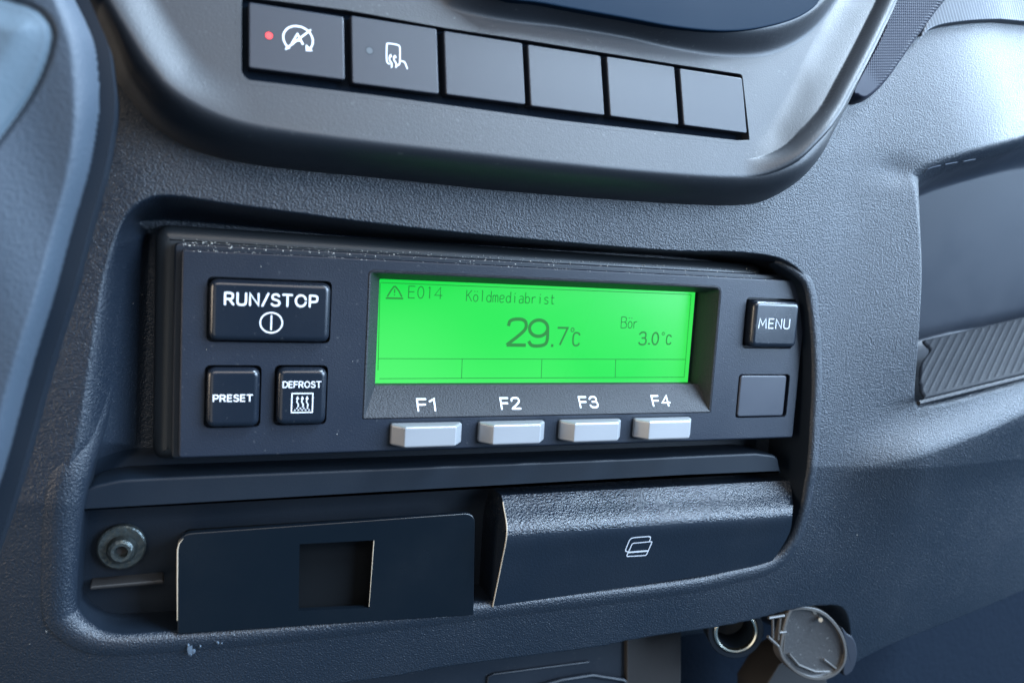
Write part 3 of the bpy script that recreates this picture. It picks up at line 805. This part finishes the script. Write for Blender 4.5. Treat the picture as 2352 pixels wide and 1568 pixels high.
def T3(px, py, y): a = U(px, py, y); return (a[0], y, a[1])
# worn bright edges of the insert
tube('worn_edge', [T3(407, 1424, 1.9), T3(407, 1330, 1.9), T3(407.5, 1262, 1.9), T3(411, 1248, 1.9), T3(420, 1237, 1.9)], [.1, .16, .18, .16, .05], M_scuff, ins_)
tube('worn_edge', [T3(858.5, 1241, 2.0), T3(855, 1290, 2), T3(847.5, 1393, 2.0)], [.14, .12, .06], M_scuff, ins_)
# ledge rib below the bolt
prism('ledge_rib', rpoly([U(a, b, 9) for a, b in [(205, 1355), (207, 1346), (375, 1331), (377, 1340)]], .4, 3), 16, 9, .3, 3, mat=M_brown, parent=ins_)

# bolt with washer
bo = thing('hex_bolt', 'zinc bolt with round washer in the dark recess left of the tray insert', 'bolt', (-12.5, 14, -72))
def lathe(name, c, prof_, matl, parent, n=40, tilt=0, label=None):
    V = []; F = []
    for r, y in prof_:
        for k in range(n): V.append((c[0] + r * cos(2 * pi * k / n), c[1] + y, c[2] + r * sin(2 * pi * k / n)))
    for j in range(len(prof_) - 1):
        for k in range(n): F.append((j * n + k, j * n + (k + 1) % n, (j + 1) * n + (k + 1) % n, (j + 1) * n + k))
    F.append(tuple(range((len(prof_) - 1) * n, len(prof_) * n)))
    me = mk(name, V, F, True, 30)
    return link(name, me, matl, parent, label=label)
c = T3(279, 1258, 12)
M_zd = plastic('dull_zinc', (.055, .066, .066), .36, 1.2, .5, metal=.7)
lathe('washer', c, [(5.6, 3), (5.6, .3), (5.2, 0), (3.9, 0)], M_zd, bo)
lathe('bolt_head', (c[0], c[1], c[2] - .3), [(3.5, 0), (3.4, -1.0), (3.0, -1.9), (2.3, -2.4), (1.6, -2.4), (1.5, -2.0), (1.4, -.3)], M_zd, bo)
q = c
inkmesh('socket_recess', [('fill', [(q[0] + 1.35 * (1 if i % 2 else .78) * cos(i * pi / 6), q[2] - .3 + 1.35 * (1 if i % 2 else .78) * sin(i * pi / 6)) for i in range(12)])], 1, lambda x, z: c[1] - .4, .02, M_brown, bo)

# ================================================================ CARD HOLDER
ch = thing('card_holder', 'black grained card holder drawer front with a two card symbol', 'drawer', (130, -2, -80))
tl = [(1152, 1137), (1157, 1165), (1164, 1222), (1150, 1301), (1131.5, 1392)]; yy = [4.5, 1.4, -4.2, -1.8, 2.5]
trp = [(1815, 1103), (1819, 1135), (1820, 1178), (1811, 1228), (1767, 1299)]
Lc = [T3(a, b, y) for (a, b), y in zip(tl, yy)]; Rc = [T3(a, b, y) for (a, b), y in zip(trp, yy)]
LS = crom(Lc, 8, False) if False else None
def cr3(P, n):
    out = []; P = [np.array(p, float) for p in P]; N = len(P)
    for i in range(N - 1):
        a, b, c_, d = P[max(i - 1, 0)], P[i], P[i + 1], P[min(i + 2, N - 1)]
        for k in range(n):
            t = k / n; out.append(.5 * ((2 * b) + (c_ - a) * t + (2 * a - 5 * b + 4 * c_ - d) * t * t + (3 * b - a - 3 * c_ + d) * t ** 3))
    out.append(P[-1]); return out
A = cr3(Lc, 9); B = cr3(Rc, 9); nn = len(A)
# bottom-right corner is rounded: pull the right end in near the bottom
V = []; F = []; mcol = 40
for j in range(nn):
    for i in range(mcol + 1):
        u = i / mcol
        p = lerp(A[j], B[j], u)
        bl_ = .35 * sin(pi * u) * 0
        V.append((p[0], p[1] - bl_, p[2]))
# back skirt
for j in range(nn - 1):
    for i in range(mcol):
        a = j * (mcol + 1) + i; F.append((a, a + mcol + 1, a + mcol + 2, a + 1))
rim = [j * (mcol + 1) for j in range(nn)] + [(nn - 1) * (mcol + 1) + i for i in range(1, mcol + 1)] + [j * (mcol + 1) + mcol for j in range(nn - 2, -1, -1)] + [i for i in range(mcol - 1, 0, -1)]
s = len(V); 
for r in rim: V.append((V[r][0], 15.5, V[r][2]))
for k in range(len(rim)):
    j = (k + 1) % len(rim); F.append((rim[k], rim[j], s + j, s + k))
me = mk('front', V, F, True, 50)
me.materials.append(M_card); me.materials.append(plastic('card_front_lower', (.005, .009, .016), .38, .6, .35))
cre = 19
me.polygons.foreach_set('material_index', [1 if q_.vertices[0] // (mcol + 1) >= cre else 0 for q_ in me.polygons])
link('front', me, None, ch)
tube('worn_side_edge', [tuple(p + np.array([-.02, -.05, 0])) for p in A[6:]], .2, M_scuff, ch)
# symbol
def ycard(x, z):
    best = 0
    zc_ = [lerp(A[j], B[j], .5)[2] for j in range(nn)]
    uu = (x - A[20][0]) / (B[20][0] - A[20][0])
    L_ = [lerp(A[j], B[j], uu) for j in range(nn)]
    for j in range(nn - 1):
        if L_[j][2] >= z >= L_[j + 1][2]:
            tt_ = (L_[j][2] - z) / (L_[j][2] - L_[j + 1][2] + 1e-9); return lerp(L_[j][1], L_[j + 1][1], tt_)
    return L_[-1][1]
g = lambda a, b: U(700 + a * .37203, 984.7 + b * .37203, -3.3)
card1 = chaikin([g(1995, 765), g(2010, 668), g(2060, 662), g(2132, 660), g(2128, 700)], 1)
card1 = [g(2008, 768), g(1994, 762), g(1991, 752), g(2003, 685), g(2012, 672), g(2030, 667), g(2118, 660), g(2131, 664), g(2133, 676), g(2130, 696)]
card2 = [g(2020, 722), g(2030, 708), g(2050, 702), g(2135, 696), g(2146, 702), g(2147, 714), g(2135, 778), g(2125, 790), g(2105, 796), g(2018, 799), g(2008, 794), g(2006, 784)]
inkmesh('card_symbol', [(card1, False), (rpoly([g(2026, 707), g(2149, 696), g(2129, 794), g(2004, 800)], .55, 4), True), ([g(2016, 771), g(2132, 762)], False, .55)], .34, ycard, .1, M_inkdim, ch)

# ================================================================ LEFT PADDED COVER
pad = thing('padded_cover', 'soft blue grey padded cover with curved seam along the left side', 'padded trim', (-25, -40, -10))
fp = Field(-62, 8, -75, 62, .16, .5)
X, Z = fp.X, fp.Z
YP = -38
Ro = PX([(120, -160), (165, -20), (197, 48), (218, 104), (226, 167), (229, 232), (222, 300), (203, 400), (163, 540), (126, 680), (68, 870), (20, 1050), (-25, 1200), (-60, 1400), (-400, 1400), (-400, -160)], YP + 6)
Ri = PX([(60, -160), (110, -20), (140, 60), (156, 120), (162, 180), (165, 240), (163, 300), (148, 400), (112, 540), (76, 680), (16, 870), (-32, 1050), (-80, 1200), (-100, 1300), (-350, 1300), (-350, -160)], YP - 2)
t = fp.band(crom(Ro, 5), crom(Ri, 5))
s_ = (1 - (1 - np.clip(t, 0, 1)) ** 2) ** .5
Dp = YP + 9 - 11 * s_
Dp += -.03 * np.maximum(-22 - X, 0) ** 1.4
sl = crom(PX([(-80, -40), (0, -6), (67, 15), (100, 37), (119, 71), (112, 123), (74, 208), (0, 316), (-80, 420)], YP - 2), 6, False)
dd = fp.dist(sl, False)
inn = fp.dist(sl + [(-80, -40), (-90, 60)], True)
Dp += .8 * np.exp(-(dd / .55) ** 2) - 2.4 * sm(inn / 6)
Dp = Dp + .5 * np.sin(X * .25 + Z * .09) * s_
keepp = t > .003
gapc = crom(PX([(158, -60), (205, 48), (228, 104), (237, 167), (243, 232), (236, 300), (217, 400), (178, 540), (142, 680), (84, 870), (36, 1050), (-8, 1200), (-60, 1350)], -28), 5, False)
lv, lf_ = ribbon(gapc, 3.0, False, False)
V = [(x, -26.5, z) for x, z in lv] + [(x, -14, z) for x, z in lv]; nl = len(lv)
F = list(lf_) + [(a, c, c + nl, a + nl) for i_ in range(len(gapc) - 1) for a, c in ((2 * i_, 2 * i_ + 2), (2 * i_ + 1, 2 * i_ + 3))]
link('gap_shadow_strip', mk('gap_shadow_strip', V, F), M_black, pad)  # black strip added as the shadow in the gap beside the cover
link('cover_shell', fp.mesh('cover_shell', Dp, keepp & (inn < .15)), M_pad, pad)
link('cushion', fp.mesh('cushion', Dp, keepp & (inn >= -.2)), M_pad2, pad, label='paler inner cushion')

# ================================================================ UPPER RIGHT STRIP AND PANEL
st = thing('textured_trim_strip', 'slanting dark textured trim strip with round lower end beside the bezel', 'trim strip', (200, -12, 60))
fs = Field(175, 310, 38, 135, .18, .7)
X, Z = fs.X, fs.Z
Ko = PX([(1950, 215), (1962, 236), (1987, 240), (2012, 230), (2050, 194), (2094, 134), (2144, 67), (2200, -5), (2300, -130), (2085, -130), (2015, 60)], -7)
Ki = PX([(1966, 200), (1972, 214), (1985, 220), (2000, 210), (2030, 176), (2070, 118), (2112, 55), (2160, -12), (2255, -130), (2110, -130), (2035, 70)], -9)
t = fs.band(crom(Ko, 4), crom(Ki, 4))
Dk = 5 - 14 * (1 - (1 - np.clip(t, 0, 1)) ** 2) ** .5
e1 = np.array(U(2094, 134, -8)) - np.array(U(2050, 194, -8)); e1 /= np.linalg.norm(e1)
al = X * e1[0] + Z * e1[1]; ac = -X * e1[1] + Z * e1[0]
tex = np.cos(2 * pi * al / 1.1) * np.cos(2 * pi * ac / 1.1)
zs = np.array(U(1990, 195, -8))
Dk += -.12 * tex * sm((t - .3) / .3) * sm(((X - zs[0]) * e1[0] + (Z - zs[1]) * e1[1]) / 5)
link('woven_surface', fs.mesh('woven_surface', Dk, t > .01), M_strip, st)

vp = thing('fluted_panel', 'finely fluted grey panel curving across the upper right corner', 'trim panel', (250, -10, 90))
fv = Field(190, 345, 58, 140, .3, .8)
X, Z = fv.X, fv.Z
Vo = PX([(2085, 140), (2111, 108), (2142, 82), (2178, 64), (2245, 48), (2352, 39), (2600, 30), (2600, -150), (2200, -150), (2150, 40)], -12)
Vi = PX([(2135, 105), (2150, 92), (2185, 52), (2245, 38), (2352, 30), (2560, 20), (2560, -150), (2260, -150), (2190, 20)], -12)
t = fv.band(crom(Vo, 4), crom(Vi, 4))
Dv = base_shape(X, Z) + 1.2 - 3.6 * sm(t) + .06 * np.cos(2 * pi * (X * .94 + Z * .3) / 1.2) * sm((t - .6) / .4)
link('fluted_surface', fv.mesh('fluted_surface', Dv, t > .01), M_pocket, vp)

# ================================================================ SOCKET AND FLIP CAP
so_ = thing('power_socket', 'round power socket with metal ring under the lower dash edge', 'socket', (170, 20, -115))
YS = 14
c = T3(1690, 1450, YS)
def lathe2(name, c, prof_, matl, parent, ax, n=48, close=False):
    """rings around axis ax (unit vec towards the viewer)"""
    ax = np.array(ax, float); ax /= np.linalg.norm(ax); a = np.cross(ax, [0, 0, 1]); a /= np.linalg.norm(a); b_ = np.cross(ax, a)
    V = []; F = []
    for r, h in prof_:
        for k in range(n): V.append(tuple(np.array(c) + ax * h + r * (a * cos(2 * pi * k / n) + b_ * sin(2 * pi * k / n))))
    for j in range(len(prof_) - 1):
        for k in range(n): F.append((j * n + k, j * n + (k + 1) % n, (j + 1) * n + (k + 1) % n, (j + 1) * n + k))
    if close: F.append(tuple(range((len(prof_) - 1) * n, len(prof_) * n)))
    return link(name, mk(name, V, F, True, 40), matl, parent)
AX = (-.35, -.93, .0)
lathe2('housing', c, [(9.5, -16), (9.5, -.3), (9.2, 0), (7.8, 0), (7.6, -.4), (7.6, -1.0)], M_black, so_, AX)
lathe2('metal_ring', c, [(7.5, -1), (7.4, .2), (6.9, .7), (6.4, .5), (6.2, 0), (6.15, -1.2)], M_chrome, so_, AX)
lathe2('socket_barrel', c, [(6.14, -1.0), (6.1, -12)], M_black, so_, AX)
lathe2('socket_bore', c, [(5.7, -10), (3, -10.5), (.5, -11)], M_black, so_, AX, close=True)
cp = thing('socket_cap', 'open flip cap of the power socket hanging on its hinge', 'socket cap', (195, 14, -118))
def gz(a, b): return (1477 + a * .37203, 984.7 + b * .37203)
rimP = [(905, 1118), (960, 1096), (1030, 1098), (1105, 1120), (1170, 1170), (1220, 1235), (1252, 1310), (1262, 1390), (1245, 1460), (1200, 1515), (1130, 1548), (1050, 1552), (970, 1525), (895, 1465), (845, 1385), (862, 1250)]
YC = 6
RO = [U(*gz(*p), YC) for p in rimP]; RO = ccw(crom(RO, 4))
prism('rim', RO, YC + 3.5, YC, .4, 3, holes=[inset(RO, 1.1)], mat=M_capdark, parent=cp)
disc = inset(RO, 1.0)
prism('disc', disc, YC + 3.2, YC + 1.4, 0, mat=M_cap, parent=cp, dome=-1.0)
tabP = [U(*gz(*p), YC + .5) for p in [(1225, 1230), (1262, 1262), (1300, 1290), (1322, 1350), (1320, 1430), (1290, 1500), (1240, 1520), (1240, 1400)]]
prism('finger_tab', ccw(crom(tabP, 4)), YC + 2.5, YC + .6, .5, 3, mat=M_switch, parent=cp)
for (a, b), (c_, d) in (((800, 1150), (800, 1290)), ((848, 1150), (832, 1300)), ((884, 1135), (862, 1380))):
    tube('hinge_bar', [T3(*gz(a, b), YC + .6), T3(*gz(c_, d), YC + .6)], .42, M_capdark, cp)
for (a, b), (c_, d) in (((775, 1165), (870, 1150)), ((840, 1255), (880, 1250)), ((770, 1280), (835, 1340)), ((835, 1340), (850, 1390))):
    tube('hinge_link', [T3(*gz(a, b), YC + .4), T3(*gz(c_, d), YC + .4)], .55, M_capdark, cp)
tube('latch_pin', [T3(*gz(1092, 1170), YC + 1.2), T3(*gz(1096, 1178), YC - .6)], .75, M_metal, cp)
tube('moulded_rib', [T3(*gz(1115, 1420), YC + 1.1), T3(*gz(1190, 1478), YC + 1.1)], .4, M_capdark, cp)
tube('moulded_rib', [T3(*gz(900, 1385), YC + 1.0), T3(*gz(960, 1455), YC + 1.0), T3(*gz(1060, 1495), YC + 1.0), T3(*gz(1150, 1495), YC + 1.0)], .4, M_capdark, cp)

# ================================================================ BELOW THE DASH
lo = thing('lower_console', 'dark lower console panel with a shallow slot under the dash edge', 'console', (110, 45, -140))
LP = [U(a, b, 40) for a, b in [(700, 1480), (1500, 1400), (1500, 2300), (700, 2300)]]
prism('panel', ccw(LP), 60, 40, .3, 2, mat=M_dark, parent=lo)
tube('slot_frame', [T3(1118, 1600, 39.5), T3(1122, 1552, 39.5), T3(1135, 1547, 39.5), T3(1250, 1532, 39.5), T3(1352, 1519, 39.5)], .5, M_dark, lo)
tube('console_ridge', [T3(1220, 1580, 39), T3(1290, 1560, 39), T3(1360, 1549, 39), T3(1430, 1560, 39), T3(1500, 1600, 39)], .8, M_dark, lo)
br = thing('warm_reflection_panel', 'panel under the dash edge left of the power socket, warm reflection given as brown colour', 'panel', (150, 45, -135))
prism('board', ccw([U(a, b, 38) for a, b in [(1440, 1440), (1566, 1430), (1556, 2300), (1440, 2300)]]), 58, 38, .6, 3, mat=M_brown, parent=br)  # brown colour stands in for a warm reflection on this board
br2 = thing('brown_bracket', 'brown plastic bracket below the open socket cap', 'bracket', (180, 40, -140))
prism('bracket_plate', ccw([U(a, b, 30) for a, b in [(1750, 1590), (1790, 1525), (1830, 1500), (1900, 1560), (1900, 2300), (1750, 2300)]]), 45, 30, .6, 3, mat=M_brown, parent=br2)
fl = prism('floor', ccw([(-300, -400), (700, -400), (700, 60), (-300, 60)]), 330, 75, 0, mat=M_void)
prop(fl, kind='structure')

# ================================================================ DUST AND SPECKS
def specks(name, pts, label):
    V = []; F = []
    for (x, y, z, r) in pts:
        s = len(V); a = random.random() * pi; e = random.uniform(.5, 1.6)
        for k in range(4):
            an = a + k * pi / 2; rr = r * (e if k % 2 else 1 / e)
            V.append((x + rr * cos(an), y, z + rr * sin(an)))
        V.append((x, y - r * .8, z))
        F += [(s + k, s + (k + 1) % 4, s + 4) for k in range(4)]
    o = link(name, mk(name, V, F, False), M_dust)
    return prop(o, label, 'dust', kind='stuff')
pts = []
for _ in range(520):                                   # along the frame above the face plate
    px = 420 + 1320 * random.random() ** 1.25
    v = random.random() ** .8
    y0_ = 566 + (px - 412) * .0515
    py = y0_ - 14 * v + random.gauss(0, 1.5)
    y_ = 2.3 if v < .45 else 5.8
    x_, z_ = U(px, py, y_); pts.append((x_, y_, z_, random.choice((.03, .045, .06, .08, .15)) * random.uniform(.7, 1.2)))
for _ in range(150):                                   # seam of flange and plate
    px = 420 + 1420 * random.random(); py = 573 + (px - 418) * .0515 - 1
    x_, z_ = U(px, py, -.0); pts.append((x_, -.05, .0 + random.uniform(-.4, .1), .07 * random.uniform(.6, 1.5)))
for _ in range(60):                                   # on the face plate
    x_ = random.uniform(.5, 179); z_ = random.uniform(-48.5, -.5)
    if any(a0 - 1 < x_ < a1 + 1 and b0 - 1 < z_ < b1 + 1 for a0, a1, b0, b1 in ((5, 35, -22, -5), (5, 35, -43, -26), (42, 150, -49, -2), (157, 177, -43, -5))): continue
    pts.append((x_, -.02, z_, random.uniform(.04, .11)))
specks('dust_specks', pts, 'white dust and crumbs caught along the top of the controller')
pts = []
for _ in range(45):
    px = random.uniform(330, 1700); py = random.uniform(10, 420)
    x_, z_ = UP(px, py, 0, FB, FY)
    if z_ < 33 or z_ > 62: continue
    if 11 < x_ < 136 and 36 < z_ < 58: continue
    pts.append((x_, FY + FB * z_ - .05, z_, random.uniform(.04, .10)))
specks('lint_specks', pts, 'tiny lint specks on the switch surround')

# scuffed nick on the lip below the tray insert
sx, sz = U(436, 1490, 2.2)
V = []; F = []
for k, (a, b, r) in enumerate(((0, 0, 1.1), (.9, -.6, .7), (6.5, .9, .45), (7.4, .6, .3), (.2, -1.2, .5), (2.4, .3, .35), (-.4, .9, .5))):
    s0 = len(V); n = 7
    for q in range(n):
        t_ = q / n * 2 * pi; rr = r * random.uniform(.6, 1.2)
        V.append((sx + a + rr * .8 * cos(t_), 2.05 + .05 * k, sz + b + rr * 1.2 * sin(t_)))
    V.append((sx + a, 1.98, sz + b)); F += [(s0 + q, s0 + (q + 1) % n, s0 + n) for q in range(n)]
link('scuff_mark', mk('scuff_mark', V, F, False), flat('scuff', (.055, .075, .10), .6), dash)

def Dat(x, z):
    return float(D[min(np.searchsorted(f.z, z), f.nz - 1), min(np.searchsorted(f.x, x), f.nx - 1)])
def on_dash(px, py):
    y = -6
    for _ in range(8): a = U(px, py, y); y = .5 * y + .5 * Dat(*a)
    a = U(px, py, y); return (a[0], y - .06, a[1])
M_wear = flat('worn_highlight', (.05, .065, .09), .5)
for ln in ([(2122, 397), (2130, 389), (2142, 384), (2160, 380)], [(2170, 378), (2184, 375), (2198, 373)], [(2212, 371), (2226, 368), (2240, 366)]):
    tube('worn_seam', [on_dash(*q_) for q_ in ln], .16, M_wear, dash, n=6)
pts = []
for _ in range(190):
    px = random.uniform(20, 2250); py = random.uniform(560, 1560)
    if 350 < px < 1870 and 480 < py < 1480: continue
    if px < 260 and py < 1250: continue
    if px > 1950 and py < 960 or py > 1380 - .05 * px + 150 * (px < 900): continue
    q_ = on_dash(px, py)
    if q_[1] < 14: pts.append((*q_, random.uniform(.04, .11)))
for _ in range(60):
    px = random.uniform(640, 1080); py = 1421 - (px - 640) * .045 + random.uniform(-14, 22)
    q_ = on_dash(px, py); pts.append((*q_, random.uniform(.04, .10)))
specks('dust_specks', pts, 'scattered dust and crumbs on the lower dashboard')
